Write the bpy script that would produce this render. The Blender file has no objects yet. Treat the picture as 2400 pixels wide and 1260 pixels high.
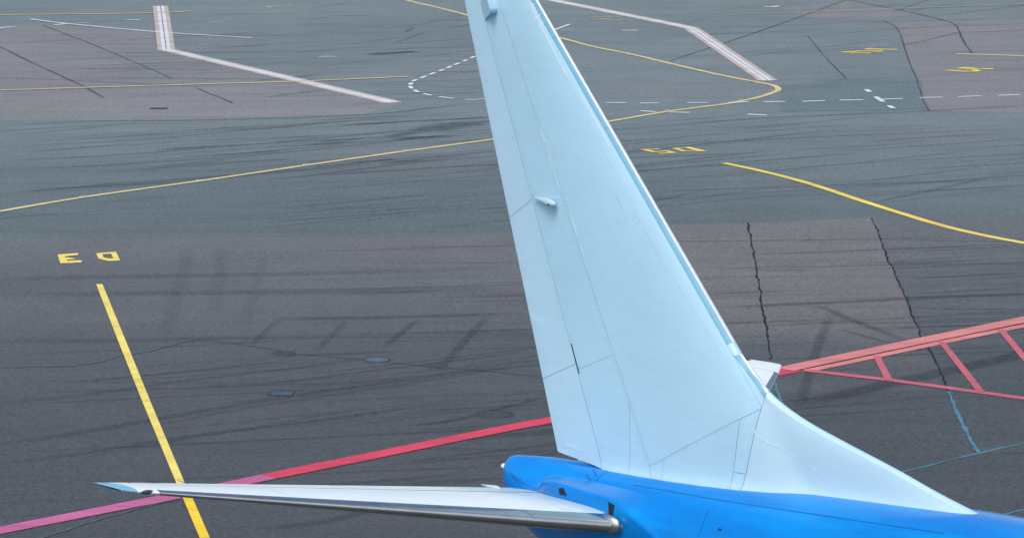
import bpy, bmesh, math, random
from mathutils import Vector, Matrix
random.seed(7)
C = bpy.context.scene.collection
SC = bpy.context.scene
R = math.radians

# ------------------------------------------------------------------ camera, sky, sun, exposure
cam_data = bpy.data.cameras.new("camera")
cam = bpy.data.objects.new("camera", cam_data); C.objects.link(cam)
cam.location = (0, 0, 16.6176)                       # a viewing terrace above the apron
cam.rotation_euler = (math.pi / 2 - 0.15734, 0, 0)
cam_data.sensor_width = 36.0
cam_data.lens = 118.11540
cam_data.clip_start = .5
cam_data.clip_end = 6000
SC.camera = cam

SUN_ELEV, SUN_AZ = R(58), R(205)                 # azimuth clockwise from +Y
world = bpy.data.worlds.new("World"); SC.world = world
world.use_nodes = True
wn, wl = world.node_tree.nodes, world.node_tree.links
wn.clear()
sky = wn.new("ShaderNodeTexSky"); sky.sky_type = 'NISHITA'; sky.sun_disc = False
sky.sun_elevation = SUN_ELEV; sky.sun_rotation = SUN_AZ
sky.air_density = 1.0; sky.dust_density = 3.0; sky.ozone_density = 1.0
bg = wn.new("ShaderNodeBackground"); bg.inputs[1].default_value = .15
wo = wn.new("ShaderNodeOutputWorld")
wl.new(sky.outputs[0], bg.inputs[0]); wl.new(bg.outputs[0], wo.inputs[0])

sun_data = bpy.data.lights.new("sun", 'SUN'); sun_data.energy = 1.5; sun_data.angle = R(25)
sun_data.color = (1.0, .97, .92)
sun = bpy.data.objects.new("sun", sun_data); C.objects.link(sun)
sd = Vector((math.sin(SUN_AZ) * math.cos(SUN_ELEV), math.cos(SUN_AZ) * math.cos(SUN_ELEV), math.sin(SUN_ELEV)))
sun.rotation_euler = sd.to_track_quat('Z', 'Y').to_euler()
sun.location = (0, 0, 60)

SC.view_settings.view_transform = 'Standard'
SC.view_settings.look = 'None'
SC.view_settings.gamma = 1.0
SC.view_settings.exposure = 0.3
SC.cycles.max_bounces = 8
SC.cycles.transparent_max_bounces = 24

# ------------------------------------------------------------------ helpers
def tag(o, label=None, cat=None, group=None, kind=None):
    if label: o["label"] = label
    if cat: o["category"] = cat
    if group: o["group"] = group
    if kind: o["kind"] = kind
    return o

def link(name, me, mats=(), parent=None):
    o = bpy.data.objects.new(name, me); C.objects.link(o)
    for m in (mats if isinstance(mats, (list, tuple)) else [mats]): me.materials.append(m)
    if parent: o.parent = parent
    return o

def mesh(name, verts, faces, mat, parent=None, smooth=False):
    me = bpy.data.meshes.new(name); me.from_pydata([tuple(v) for v in verts], [], faces); me.update()
    if smooth: me.polygons.foreach_set("use_smooth", [True] * len(me.polygons))
    return link(name, me, mat, parent)

def empty(name, loc=(0, 0, 0), rz=0, parent=None):
    o = bpy.data.objects.new(name, None); C.objects.link(o)
    o.location = loc; o.rotation_euler = (0, 0, rz); o.empty_display_size = .2
    if parent: o.parent = parent
    return o

# ------------------------------------------------------------------ materials
MATS = {}
def nodes_of(name):
    m = bpy.data.materials.new(name); m.use_nodes = True
    nt = m.node_tree; b = nt.nodes["Principled BSDF"]
    MATS[name] = m
    return m, nt, nt.nodes, nt.links, b

def noise(nt, vec, scale, detail=4, rough=.55, dist=0.0):
    n = nt.nodes.new("ShaderNodeTexNoise"); n.inputs["Scale"].default_value = scale
    n.inputs["Detail"].default_value = detail; n.inputs["Roughness"].default_value = rough
    n.inputs["Distortion"].default_value = dist
    if vec is not None: nt.links.new(vec, n.inputs["Vector"])
    return n.outputs["Fac"]

def mapping(nt, vec, rot=0, scale=(1, 1, 1)):
    m = nt.nodes.new("ShaderNodeMapping"); m.inputs["Rotation"].default_value = (0, 0, rot)
    m.inputs["Scale"].default_value = scale
    nt.links.new(vec, m.inputs["Vector"]); return m.outputs[0]

def ramp(nt, fac, stops):
    r = nt.nodes.new("ShaderNodeValToRGB"); e = r.color_ramp.elements
    while len(e) < len(stops): e.new(.5)
    for i, (p, c) in enumerate(stops):
        e[i].position = p; e[i].color = (c, c, c, 1) if not isinstance(c, tuple) else (*c, 1)
    nt.links.new(fac, r.inputs[0]); return r.outputs[0]

def mix(nt, fac, a, b, mode='MIX'):
    m = nt.nodes.new("ShaderNodeMix"); m.data_type = 'RGBA'; m.blend_type = mode
    for k, v in ((0, fac), (6, a), (7, b)):
        if isinstance(v, (int, float)): m.inputs[k].default_value = v
        elif isinstance(v, tuple): m.inputs[k].default_value = (*v, 1)
        else: nt.links.new(v, m.inputs[k])
    return m.outputs[2]

def geo_pos(nt): return nt.nodes.new("ShaderNodeNewGeometry").outputs["Position"]
def obj_pos(nt): return nt.nodes.new("ShaderNodeTexCoord").outputs["Object"]

def asphalt(name, col, streak_rot=.1, amount=1.0, near_tone=None):
    """worn = (colour, y_far, y_near): pavement colour blends to this tone from y_far to y_near"""
    m, nt, n, l, b = nodes_of(name)
    p = geo_pos(nt)
    big = ramp(nt, noise(nt, p, .045, 4, .6), [(.3, .90), (.7, 1.10)])
    mid = ramp(nt, noise(nt, mapping(nt, p, .4), .33, 4, .65), [(.3, .92), (.7, 1.08)])
    st = ramp(nt, noise(nt, mapping(nt, p, -streak_rot, (.04, .8, 1)), 1.0, 5, .62, .5), [(.3, 1 - .20 * amount), (.5, 1.0), (.72, 1 + .09 * amount)])
    st2 = ramp(nt, noise(nt, mapping(nt, p, -streak_rot - .22, (.025, 2.0, 1)), 1.0, 3, .5, .6), [(.34, 1 - .08 * amount), (.47, 1.0)])
    gr = ramp(nt, noise(nt, p, 9.0, 2, .85), [(.30, .55), (.70, 1.45)])
    gr2 = ramp(nt, noise(nt, p, 4.0, 3, .75), [(.3, .80), (.7, 1.20)])
    c = mix(nt, ramp(nt, noise(nt, mapping(nt, p, -streak_rot, (.1, .3, 1)), .5, 4), [(.35, 0.0), (.65, 1.0)]), tuple(c * k for c, k in zip(col, (.96, 1.0, 1.01))), tuple(c * k for c, k in zip(col, (1.09, 1.0, 1.01))))
    if near_tone:
        wc, y0, y1 = near_tone
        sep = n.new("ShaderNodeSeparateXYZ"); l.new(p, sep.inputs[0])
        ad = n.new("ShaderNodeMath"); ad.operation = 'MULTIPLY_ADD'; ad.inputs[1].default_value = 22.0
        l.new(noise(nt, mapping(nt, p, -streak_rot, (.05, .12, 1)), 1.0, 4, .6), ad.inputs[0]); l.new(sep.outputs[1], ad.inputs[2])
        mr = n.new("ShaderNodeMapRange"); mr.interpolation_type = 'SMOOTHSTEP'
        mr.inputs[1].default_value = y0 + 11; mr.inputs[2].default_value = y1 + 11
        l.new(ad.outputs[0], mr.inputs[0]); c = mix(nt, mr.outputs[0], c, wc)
    for f in (big, mid, st, st2, gr, gr2): c = mix(nt, 1.0, c, f, 'MULTIPLY')
    l.new(c, b.inputs["Base Color"])
    b.inputs["Roughness"].default_value = .62
    b.inputs["Specular IOR Level"].default_value = .38
    return m

def paint_line(name, col, wear=.35, under=(.09, .10, .11), rough=.6, bright=.12):
    m, nt, n, l, b = nodes_of(name)
    p = geo_pos(nt)
    w = ramp(nt, noise(nt, p, 6, 5, .75), [(.5 + .28 * (1 - wear), 0.0), (.62 + .3 * (1 - wear), .75)])
    v = ramp(nt, noise(nt, p, .6, 4, .6), [(.3, 1 - bright), (.7, 1 + bright)])
    dirt = ramp(nt, noise(nt, mapping(nt, p, -.3, (.25, 1.6, 1)), 1.4, 5, .7), [(.28, .68), (.5, 1.0)])
    v = mix(nt, 1.0, v, dirt, 'MULTIPLY')
    g = ramp(nt, noise(nt, p, 19, 2, .8), [(.28, .88), (.72, 1.1)])
    c = mix(nt, 1.0, mix(nt, 1.0, mix(nt, w, col, under), v, 'MULTIPLY'), g, 'MULTIPLY')
    l.new(c, b.inputs["Base Color"]); b.inputs["Roughness"].default_value = rough
    b.inputs["Specular IOR Level"].default_value = .3
    return m

def simple(name, col, rough=.5, metal=0.0, spec=.5, coat=0.0, var=.06, scale=3.0):
    m, nt, n, l, b = nodes_of(name)
    v = ramp(nt, noise(nt, obj_pos(nt), scale, 5, .6), [(.3, 1 - var), (.7, 1 + var)])
    l.new(mix(nt, 1.0, col, v, 'MULTIPLY'), b.inputs["Base Color"])
    b.inputs["Roughness"].default_value = rough; b.inputs["Metallic"].default_value = metal
    b.inputs["Specular IOR Level"].default_value = spec; b.inputs["Coat Weight"].default_value = coat
    b.inputs["Coat Roughness"].default_value = .08
    return m

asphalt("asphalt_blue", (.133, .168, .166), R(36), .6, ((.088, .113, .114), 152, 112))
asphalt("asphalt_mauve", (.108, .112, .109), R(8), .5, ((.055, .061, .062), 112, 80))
asphalt("asphalt_far_mauve", (.171, .174, .168), R(14), .5)
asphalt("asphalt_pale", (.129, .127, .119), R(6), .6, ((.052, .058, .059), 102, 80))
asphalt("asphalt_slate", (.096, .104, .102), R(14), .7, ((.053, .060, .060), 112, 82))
asphalt("asphalt_teal", (.104, .148, .150), R(20), .4)
paint_line("paint_yellow", (.76, .58, .09), 0.45)
paint_line("paint_yellow_pale", (.60, .50, .22), .5)
paint_line("paint_yellow_fresh", (.78, .63, .13), 0.35)
paint_line("paint_yellow_deep", (.82, .56, .02), 0.35)
paint_line("paint_yellow_faded", (.40, .38, .21), .9)
paint_line("paint_white", (.64, .69, .71), 0.45)
paint_line("paint_white_faded", (.36, .41, .44), .8)
paint_line("paint_pink", (.47, .115, .25), 0.55)
paint_line("paint_red", (.58, .045, .085), 0.62)
paint_line("paint_salmon", (.58, .20, .185), 0.35)
paint_line("paint_rose", (.47, .105, .13), 0.45)
paint_line("seal_black", (.010, .013, .016), .45, (.06, .065, .07), .9)
paint_line("seal_far", (.050, .060, .066), .6, (.10, .11, .115), .6)
paint_line("seal_reflection", (.045, .17, .235), .65, (.08, .09, .1), .45)  # wet blue reflection on the sealed joints, painted into their colour
paint_line("seal_blue_pale", (.060, .085, .105), .95, (.09, .1, .11), .5)
paint_line("concrete_tan", (.43, .38, .33), .35, (.36, .32, .29), .8, .2)
paint_line("concrete_pale", (.58, .59, .61), .3, (.48, .47, .47), .8, .14)
simple("slot_dark", (.02, .025, .03), .8)
simple("cast_iron", (.040, .050, .057), .75, .2, var=.35, scale=12)
simple("steel_worn", (.06, .12, .17), .32, .8, var=.25, scale=8)
simple("lens_white", (.80, .83, .83), .2)
simple("light_alloy", (.36, .40, .42), .5, .3, var=.2)

def tyre_material():
    m, nt, n, l, b = nodes_of("tyre_rubber")
    at = n.new("ShaderNodeAttribute"); at.attribute_name = "alpha"
    p = geo_pos(nt)
    k = ramp(nt, noise(nt, p, 3.0, 4, .7), [(.3, .42), (.65, .88)])
    mu = n.new("ShaderNodeMath"); mu.operation = 'MULTIPLY'
    l.new(at.outputs["Fac"], mu.inputs[0]); l.new(k, mu.inputs[1])
    b.inputs["Base Color"].default_value = (.032, .037, .042, 1); b.inputs["Roughness"].default_value = .6
    b.inputs["Specular IOR Level"].default_value = .3
    l.new(mu.outputs[0], b.inputs["Alpha"])
    return m
tyre_material()

def aircraft_paint(name, col, rough=.32, coat=.25, var=.035, streak=True):
    m, nt, n, l, b = nodes_of(name)
    p = obj_pos(nt)
    a = ramp(nt, noise(nt, p, .55, 4, .55), [(.3, 1 - var), (.7, 1 + var)])
    d = ramp(nt, noise(nt, mapping(nt, p, 0, (1.2, 1.2, 5.0)), .9, 5, .65), [(.25, 1 - var), (.6, 1.0)])
    f = ramp(nt, noise(nt, p, 14, 3, .6), [(.3, 1 - var * .4), (.7, 1 + var * .4)])
    c = mix(nt, 1.0, mix(nt, 1.0, mix(nt, 1.0, col, a, 'MULTIPLY'), d, 'MULTIPLY'), f, 'MULTIPLY')
    l.new(c, b.inputs["Base Color"])
    r = ramp(nt, noise(nt, p, 1.5, 4, .6), [(.3, rough * .85), (.7, rough * 1.2)])
    l.new(r, b.inputs["Roughness"])
    b.inputs["Coat Weight"].default_value = coat; b.inputs["Coat Roughness"].default_value = .1
    return m
aircraft_paint("fin_paint", (.395, .63, .775))
aircraft_paint("rudder_paint", (.43, .65, .785))
aircraft_paint("dorsal_paint", (.435, .635, .755))
aircraft_paint("stabilizer_paint", (.68, .75, .77), .4, .1)
def grime():
    """oily grime on the tailplane round its root"""
    nt = MATS["stabilizer_paint"].node_tree; b = nt.nodes["Principled BSDF"]; p = obj_pos(nt)
    src = b.inputs["Base Color"].links[0].from_socket
    sep = nt.nodes.new("ShaderNodeSeparateXYZ"); nt.links.new(p, sep.inputs[0])
    ab = nt.nodes.new("ShaderNodeMath"); ab.operation = 'ABSOLUTE'; nt.links.new(sep.outputs[1], ab.inputs[0])
    ad = nt.nodes.new("ShaderNodeMath"); ad.operation = 'MULTIPLY_ADD'; ad.inputs[1].default_value = -2.2
    nt.links.new(noise(nt, mapping(nt, p, 0, (1, 2.5, 1)), 2.2, 6, .75), ad.inputs[0]); nt.links.new(ab.outputs[0], ad.inputs[2])
    mr = nt.nodes.new("ShaderNodeMapRange"); mr.interpolation_type = 'SMOOTHSTEP'; mr.inputs[1].default_value = .9; mr.inputs[2].default_value = -.45; mr.inputs[4].default_value = .75
    nt.links.new(ad.outputs[0], mr.inputs[0])
    nt.links.new(mix(nt, mr.outputs[0], src, (.30, .46, .52)), b.inputs["Base Color"])
grime()
aircraft_paint("fuselage_paint", (.0, .185, .59), .20, .25, .08)
def highlight_streaks():
    """painted highlights: lighter cyan streaks running along the blue paint"""
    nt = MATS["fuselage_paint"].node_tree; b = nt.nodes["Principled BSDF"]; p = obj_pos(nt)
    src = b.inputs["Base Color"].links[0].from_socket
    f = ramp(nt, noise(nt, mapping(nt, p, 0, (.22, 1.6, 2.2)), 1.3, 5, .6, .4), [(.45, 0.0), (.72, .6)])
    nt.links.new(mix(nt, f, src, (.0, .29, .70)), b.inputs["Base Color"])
highlight_streaks()
_fb = MATS["fuselage_paint"].node_tree.nodes["Principled BSDF"]
_fb.inputs["Specular Tint"].default_value = (.15, .7, 1, 1); _fb.inputs["Specular IOR Level"].default_value = .3
aircraft_paint("tip_blue", (.17, .40, .53), .35)
aircraft_paint("fin_edge_reflection", (.14, .38, .54), .5, .0)  # dark ground and horizon reflection on the leading edge, painted as blue
simple("fin_nose_metal", (.86, .89, .90), .38, .35, var=.05)
simple("edge_metal", (.53, .53, .50), .20, 1.0, var=.10)
simple("panel_gap", (.22, .39, .50), .7, var=.1)
simple("gap_black", (.008, .012, .016), .8)
simple("seam_blue", (.004, .10, .34), .5)
simple("wick_dark", (.03, .035, .04), .6)
M = MATS

# ------------------------------------------------------------------ the apron
Z0, ZA, ZB, ZC, ZJ, ZM, ZM2, ZT = 0, .004, .008, .012, .0155, .020, .031, .0175
def sheet(name, pts, z, mat, jitter=0.0, parent=None):
    """flat polygon laid on the apron, its edges wobbling by jitter metres"""
    out = []
    for i, (x, y) in enumerate(pts):
        x1, y1 = pts[(i + 1) % len(pts)]
        k = max(1, min(60, int(math.hypot(x1 - x, y1 - y) / .8))) if jitter else 1
        for j in range(k):
            t = j / k
            out.append((x + (x1 - x) * t + random.uniform(-1, 1) * jitter, y + (y1 - y) * t + random.uniform(-1, 1) * jitter, z))
    me = bpy.data.meshes.new(name); bm = bmesh.new()
    f = bm.faces.new([bm.verts.new(v) for v in out]); f.normal_update()
    if f.normal.z < 0: f.normal_flip()
    bmesh.ops.triangulate(bm, faces=[f]); bm.to_mesh(me); bm.free()
    return link(name, me, mat, parent)

def outside(p): return abs(p[0]) > .150 * p[1]
def run_on(pts, dist=45):
    """lines that leave the strip of apron in view go on beyond it"""
    pts = list(pts)
    for end in (0, -1):
        if outside(pts[end]):
            a, b = (pts[1], pts[0]) if end == 0 else (pts[-2], pts[-1])
            L = math.hypot(b[0] - a[0], b[1] - a[1]); q = (b[0] + (b[0] - a[0]) / L * dist, b[1] + (b[1] - a[1]) / L * dist)
            pts = [q] + pts if end == 0 else pts + [q]
    return pts
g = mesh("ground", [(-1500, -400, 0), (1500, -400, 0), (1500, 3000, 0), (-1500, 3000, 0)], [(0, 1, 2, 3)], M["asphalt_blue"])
tag(g, "blue grey asphalt apron stretching across the picture", "ground", kind="structure")
def zone(name, label, pts, z, mat, jit=.12):
    pts = [(x + math.copysign(60, x), y) if outside((x, y)) else (x, y) for x, y in pts]
    return tag(sheet(name, pts, z, M[mat], jit), label, "pavement", kind="structure")
zone("pavement", "mauve grey pavement field left of the kinked drain", [(-31.263, 190.584), (-28.155, 194.271), (-27.123, 194.851), (-20.505, 191.986), (-18.896, 179.315), (-5.287, 153.481), (-4.959, 152.399), (-6.637, 148.555), (-12.015, 147.036), (-16.783, 146.041), (-22.205, 144.896), (-23.818, 144.573)], ZA, "asphalt_far_mauve")
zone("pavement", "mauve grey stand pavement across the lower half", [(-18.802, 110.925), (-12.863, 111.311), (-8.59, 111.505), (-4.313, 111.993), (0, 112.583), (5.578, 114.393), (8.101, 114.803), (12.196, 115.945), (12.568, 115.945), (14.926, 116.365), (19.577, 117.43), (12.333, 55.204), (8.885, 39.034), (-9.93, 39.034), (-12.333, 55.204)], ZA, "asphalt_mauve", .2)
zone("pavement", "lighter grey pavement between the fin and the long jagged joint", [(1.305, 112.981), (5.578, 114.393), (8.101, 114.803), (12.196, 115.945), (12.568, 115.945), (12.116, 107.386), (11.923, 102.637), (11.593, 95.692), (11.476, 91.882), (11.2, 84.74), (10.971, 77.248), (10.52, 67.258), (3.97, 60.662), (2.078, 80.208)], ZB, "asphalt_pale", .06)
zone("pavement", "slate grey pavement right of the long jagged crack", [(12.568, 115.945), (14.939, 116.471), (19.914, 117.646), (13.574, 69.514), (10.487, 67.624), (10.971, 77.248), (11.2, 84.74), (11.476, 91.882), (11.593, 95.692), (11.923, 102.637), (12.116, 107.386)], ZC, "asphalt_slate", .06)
zone("pavement", "mauve grey pavement in the upper right corner", [(21.937, 198.403), (22.107, 192.552), (20.318, 170.62), (19.751, 163.127), (18.715, 149.93), (20.978, 149.411), (24.82, 149.584), (34.742, 207.208), (26.146, 197.802)], ZA, "asphalt_far_mauve")
zone("pavement", "teal grey patch beside the drain end", [(16.463, 164.573), (19.999, 165.201), (18.796, 150.278), (12.028, 149.584), (12.856, 161.104)], ZB, "asphalt_teal")
zone("pavement", "pale strip of pavement along the top right yellow line", [(16.634, 207.867), (21.395, 213.288), (22.85, 209.196), (24.468, 202.711), (22.9, 200.227), (20.233, 199.007), (17.757, 199.615)], ZA, "asphalt_far_mauve")

# ------------------------------------------------------------------ lines painted or sealed on the apron
def smooth_path(pts, n=6):
    out = []
    for i in range(len(pts) - 1):
        p0 = pts[max(0, i - 1)]; p1 = pts[i]; p2 = pts[i + 1]; p3 = pts[min(len(pts) - 1, i + 2)]
        for j in range(n):
            t = j / n
            out.append(tuple(.5 * (2*b + (c - a) * t + (2*a - 5*b + 4*c - d) * t*t + (-a + 3*b - 3*c + d) * t**3) for a, b, c, d in zip(p0, p1, p2, p3)))
    out.append(pts[-1]); return out

def ribbon_mesh(pts, w, z, jitter=0.0, closed=False):
    """strip of width w (number or one per point) along a ground polyline"""
    n = len(pts); v = []; f = []
    for i, (x, y) in enumerate(pts):
        a = pts[i - 1] if (i > 0 or closed) else pts[i]
        b = pts[(i + 1) % n] if (i < n - 1 or closed) else pts[i]
        dx, dy = b[0] - a[0], b[1] - a[1]; L = math.hypot(dx, dy) or 1
        nx, ny = -dy / L, dx / L
        k = 1.0
        if 0 < i < n - 1 or closed:                     # mitre, limited
            d1 = (x - a[0], y - a[1]); d2 = (b[0] - x, b[1] - y)
            l1, l2 = math.hypot(*d1) or 1, math.hypot(*d2) or 1
            cs = (d1[0] * d2[0] + d1[1] * d2[1]) / (l1 * l2)
            k = min(2.2, 1 / max(.3, math.sqrt(max(0.0, (1 + cs) / 2))))
        hw = (w[i] if isinstance(w, (list, tuple)) else w) / 2 * k
        j1, j2 = random.uniform(-jitter, jitter), random.uniform(-jitter, jitter)
        v += [(x + nx * (hw + j1), y + ny * (hw + j1), z), (x - nx * (hw + j2), y - ny * (hw + j2), z)]
    for i in range(n - 1 + (1 if closed else 0)):
        a, b = 2 * i, 2 * ((i + 1) % n)
        f.append((a, a + 1, b + 1, b))
    return v, f

def ribbon(name, pts, w, z, mat, smooth=0, parent=None, jitter=0.0, closed=False):
    if smooth: pts = smooth_path(pts, smooth)
    v, f = ribbon_mesh(pts, w, z, jitter, closed)
    return mesh(name, v, f, M[mat], parent)

def line(name, label, cat, pts, w, mat, smooth=6, z=ZM, jitter=.008, group=None):
    return tag(ribbon(name, run_on(smooth_path(pts, smooth) if smooth else pts) if len(pts) > 2 else pts, w, z, mat, 0, None, jitter), label, cat, group)

TAXI = [(-18.823, 116.471), (-18.104, 117.646), (-15.624, 121.313), (-11.81, 125.824), (-8.051, 130.542), (-4.317, 135.053), (-0.888, 138.978), (1.82, 142.502), (4.28, 145.712), (6.969, 149.584), (9.528, 152.399), (10.5, 153.845), (11.465, 155.506), (12.149, 157.202), (12.575, 158.546), (12.686, 159.716), (12.553, 160.904), (12.088, 162.109), (11.178, 163.95), (10.024, 166.684), (8.136, 171.746), (6.304, 176.88), (4.384, 181.311), (2.728, 186.498), (0, 193.983), (-2.829, 202.397), (-4.198, 206.554), (-5.901, 211.223), (-7.384, 215.394), (-10.176, 222.719)]
line("taxi_line", "long yellow taxi line bending sharply back behind the tail fin", "painted line", TAXI, .30, "paint_yellow_pale", 5)
line("stand_line", "yellow stand line running under the horizontal stabilizer, far stretch", "painted line", [(-12.649, 101.655), (-10.774, 91.55), (-9.207, 83.12), (-7.483, 74.051), (-7.26, 72.928)], .20, "paint_yellow_fresh", 0)
line("stand_line", "deep yellow end of the stand line below the stabilizer", "painted line", [(-7.26, 72.928), (-7.155, 72.42), (-6.455, 68.746), (-5.583, 63.797), (-4.955, 60.07)], .21, "paint_yellow_deep", 0)
line("stand_line", "yellow stand line curving to the right edge", "painted line", [(8.343, 131.207), (9.711, 128.588), (11.203, 124.968), (12.414, 121.085), (13.566, 117.538), (14.678, 114.393), (15.815, 111.993), (16.977, 110.161), (18.133, 108.572)], .32, "paint_yellow", 6)
line("guide_line", "pale yellow line crossing the long leg of the left drain", "painted line", [(-25.412, 158.159), (-24.26, 158.546), (-18.007, 160.506), (-12.398, 162.109), (-10.37, 162.718), (-5.151, 164.991)], .30, "paint_yellow_pale", 4, z=ZM2)
line("guide_line", "pale yellow line crossing the top of the left drain", "painted line", [(-32.304, 201.772), (-30.813, 202.084), (-21.96, 203.342), (-19.604, 204.935)], .36, "paint_yellow_pale", 4, z=ZM2)
line("guide_line", "faint yellow line running off the top right", "painted line", [(12.839, 202.084), (15.501, 203.342), (23.388, 206.88), (32.086, 210.543), (34.389, 211.564)], .30, "paint_yellow_faded", 4)
line("guide_line", "short yellow line at the right edge above a stand code", "painted line", [(23.448, 177.121), (24.317, 176.88), (26.875, 175.924), (28.961, 174.979)], .38, "paint_yellow_pale", 4)

line("road_line", "thin white line slanting across the top of the left drain", "painted line", [(-28.529, 199.007), (-25.875, 195.727), (-19.815, 190.029), (-14.471, 186.498)], .26, "paint_white", 4, z=ZM2)
line("white_mark", "short white stroke against the fin's leading edge", "painted mark", [(2.337, 191.423), (3.354, 195.434)], .20, "paint_white", 0)
line("white_mark", "single white dash right of the fin below the drain", "painted mark", [(6.255, 191.423), (7.18, 191.423)], .30, "paint_white", 0)
line("white_mark", "faded white dash touching the fin's leading edge", "painted mark", [(2.556, 191.423), (3.529, 191.423)], .3, "paint_white_faded", 0)
line("white_mark", "small white dash at the top edge right of the fin", "painted mark", [(15.627, 208.529), (16.131, 208.198), (16.633, 208.862)], .30, "paint_white", 0)
line("white_mark", "faint white stroke in the grey field beside a long skid", "painted mark", [(-10.083, 175.214), (-9.662, 175.687), (-9.247, 175.45)], .35, "paint_white_faded", 0)
line("white_mark", "faint white stroke right of the left drain's top", "painted mark", [(-17.695, 196.907), (-17.345, 197.205), (-16.919, 197.503)], .3, "paint_white_faded", 0)
line("white_mark", "white dash at the left edge near the top", "painted mark", [(-29.39, 193.122), (-29.058, 193.695), (-28.681, 193.983)], .30, "paint_white", 0)
line("white_mark", "white dash under the slanting white line's left part", "painted mark", [(-26.593, 195.142), (-25.864, 196.021)], .35, "paint_white", 0)
line("white_mark", "white dash above the slanting line's left part", "painted mark", [(-25.328, 196.316), (-24.741, 196.611)], .35, "paint_white_faded", 0)
line("white_mark", "white dash between slanting white line and drain", "painted mark", [(-22.744, 198.403), (-22.021, 198.704)], .30, "paint_white", 0)

def dashes(name, label, segs, w, mat, z=.0235):
    root = tag(empty(name, (segs[0][0][0], segs[0][0][1], 0)), label, "dashed line")
    bx, by = segs[0][0]
    for s in segs:
        ribbon("dash", [(x - bx, y - by) for x, y in s], w, z, mat, 0, root)
    return root
def pairs(l): return [l[i:i + 2] for i in range(0, len(l), 2)]
dashes("dashed_line", "white dashed line running to the right edge from the fin", pairs([(4.317, 153.119), (5.216, 153.119), (5.854, 152.938), (6.732, 152.938), (8.01, 153.119), (8.986, 153.119), (9.905, 153.119), (10.868, 153.481), (11.553, 153.481), (12.547, 153.663), (13.331, 153.663), (14.423, 154.028), (15.109, 154.211), (16.229, 154.395), (17.057, 154.579), (18.105, 154.948), (18.92, 155.319), (20.033, 155.506), (20.772, 155.692), (21.896, 156.067), (22.719, 156.255), (23.792, 156.632), (24.655, 156.916), (25.761, 157.202), (26.605, 157.45), (27.725, 157.775), (28.574, 158.025), (29.703, 158.352), (30.558, 158.604), (31.695, 158.934), (32.556, 159.188), (33.701, 159.52)]), .25, "paint_white")
dashes("dashed_line", "lower row of short white dashes right of the fin", pairs([(5.734, 149.757), (6.408, 149.411), (7.048, 149.239), (7.934, 149.067), (10.456, 148.384), (11.283, 148.045)]), .30, "paint_white")
dashes("dashed_line", "white square dashes cutting across the dashed line at right", pairs([(16.82, 158.934), (16.88, 157.775), (16.919, 155.692), (16.978, 154.579), (16.978, 154.487), (17.036, 153.481), (17.111, 151.863), (17.205, 150.803)]), .24, "paint_white", ZM2)
arc = smooth_path([(-1.924, 175.687), (-2.324, 173.81), (-2.644, 172.315), (-3.031, 170.62), (-3.379, 168.958), (-3.744, 167.435), (-4.142, 165.833), (-4.519, 164.157), (-4.797, 162.922), (-4.894, 161.304), (-4.845, 160.012), (-4.541, 158.256), (-4.105, 157.011), (-3.499, 155.879), (-2.688, 154.948), (-1.971, 154.487), (-1.185, 154.763)], 8)
def arc_dashes(path, on, off):
    out, cur, L, inside = [], [path[0]], 0, True
    for a, b in zip(path, path[1:]):
        d = math.hypot(b[0] - a[0], b[1] - a[1]); L += d
        if inside: cur.append(b)
        if inside and L >= on: out.append(cur); cur = []; inside = False; L = 0
        elif not inside and L >= off: cur = [b]; inside = True; L = 0
    return [c for c in out if len(c) > 1]
dashes("dashed_line", "curved white dashed line looping out left of the fin", arc_dashes(arc, .95, .6), .20, "paint_white")

# stand codes
def code(label, loc, strokes, w, mat, name="stand_code"):
    root = tag(empty(name, (loc[0], loc[1], 0)), label, "stand code")
    for st, closed in strokes:
        ribbon("character", [(x - loc[0], y - loc[1]) for x, y in st], w, ZM, mat, 0, root, 0, closed)
    return root
def poly_ring(outer, inner, loc, root, mat):
    n = len(outer); v = [(x - loc[0], y - loc[1], ZM) for x, y in outer + inner]
    return mesh("character", v, [(i, (i + 1) % n, n + (i + 1) % n, n + i) for i in range(n)], M[mat], root)
d3loc = [(-13.606, 106.937)][0]
r = tag(empty("stand_code", (*d3loc, 0)), "bright yellow stand code D3 above the stand line's end", "stand code")
poly_ring([(-13.502, 107.885), (-12.903, 108.222), (-12.557, 106.358), (-12.932, 106.243), (-13.302, 106.758)], [(-13.289, 107.676), (-13.01, 107.766), (-12.821, 106.803), (-12.968, 106.776), (-13.165, 107.044)], d3loc, r, "paint_yellow_fresh")
def flat_poly(name, pts, loc, root, mat, z=ZM):
    o = sheet(name, [(x - loc[0], y - loc[1]) for x, y in pts], z, M[mat], 0, root); return o
flat_poly("character", [(-14.726, 107.603), (-14.099, 107.93), (-14.04, 107.522), (-14.448, 107.224), (-14.4, 107.017), (-14.071, 106.812), (-14.052, 106.669), (-14.296, 106.491), (-14.249, 106.287), (-13.804, 106.42), (-13.737, 105.961), (-14.392, 105.768)], d3loc, r, "paint_yellow_fresh")
r5 = [(6.563, 135.053)][0]
code("yellow stand code D5 on the asphalt right of the fin", r5, [([(6.028, 135.735), (5.365, 135.521), (5.751, 134.771), (6.259, 135.068), (6.521, 134.533), (5.911, 134.239)], False), ([(6.634, 135.978), (7.157, 136.308), (7.716, 135.011), (6.962, 135.068)], True)], .21, "paint_yellow")
c7 = [(19.118, 178.823)][0]
code("yellow stand code flattened by distance, left one of two", c7, [([(17.465, 177.87), (18.593, 178.7), (19.119, 178.504)], False), ([(17.895, 177.507), (18.999, 177.458)], False), ([(18.927, 179.612), (19.304, 180.083), (19.824, 179.661), (20.654, 179.562)], False), ([(19.134, 178.97), (19.828, 179.068)], False), ([(19.187, 178.333), (19.679, 178.333)], False)], .36, "paint_yellow")
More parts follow.
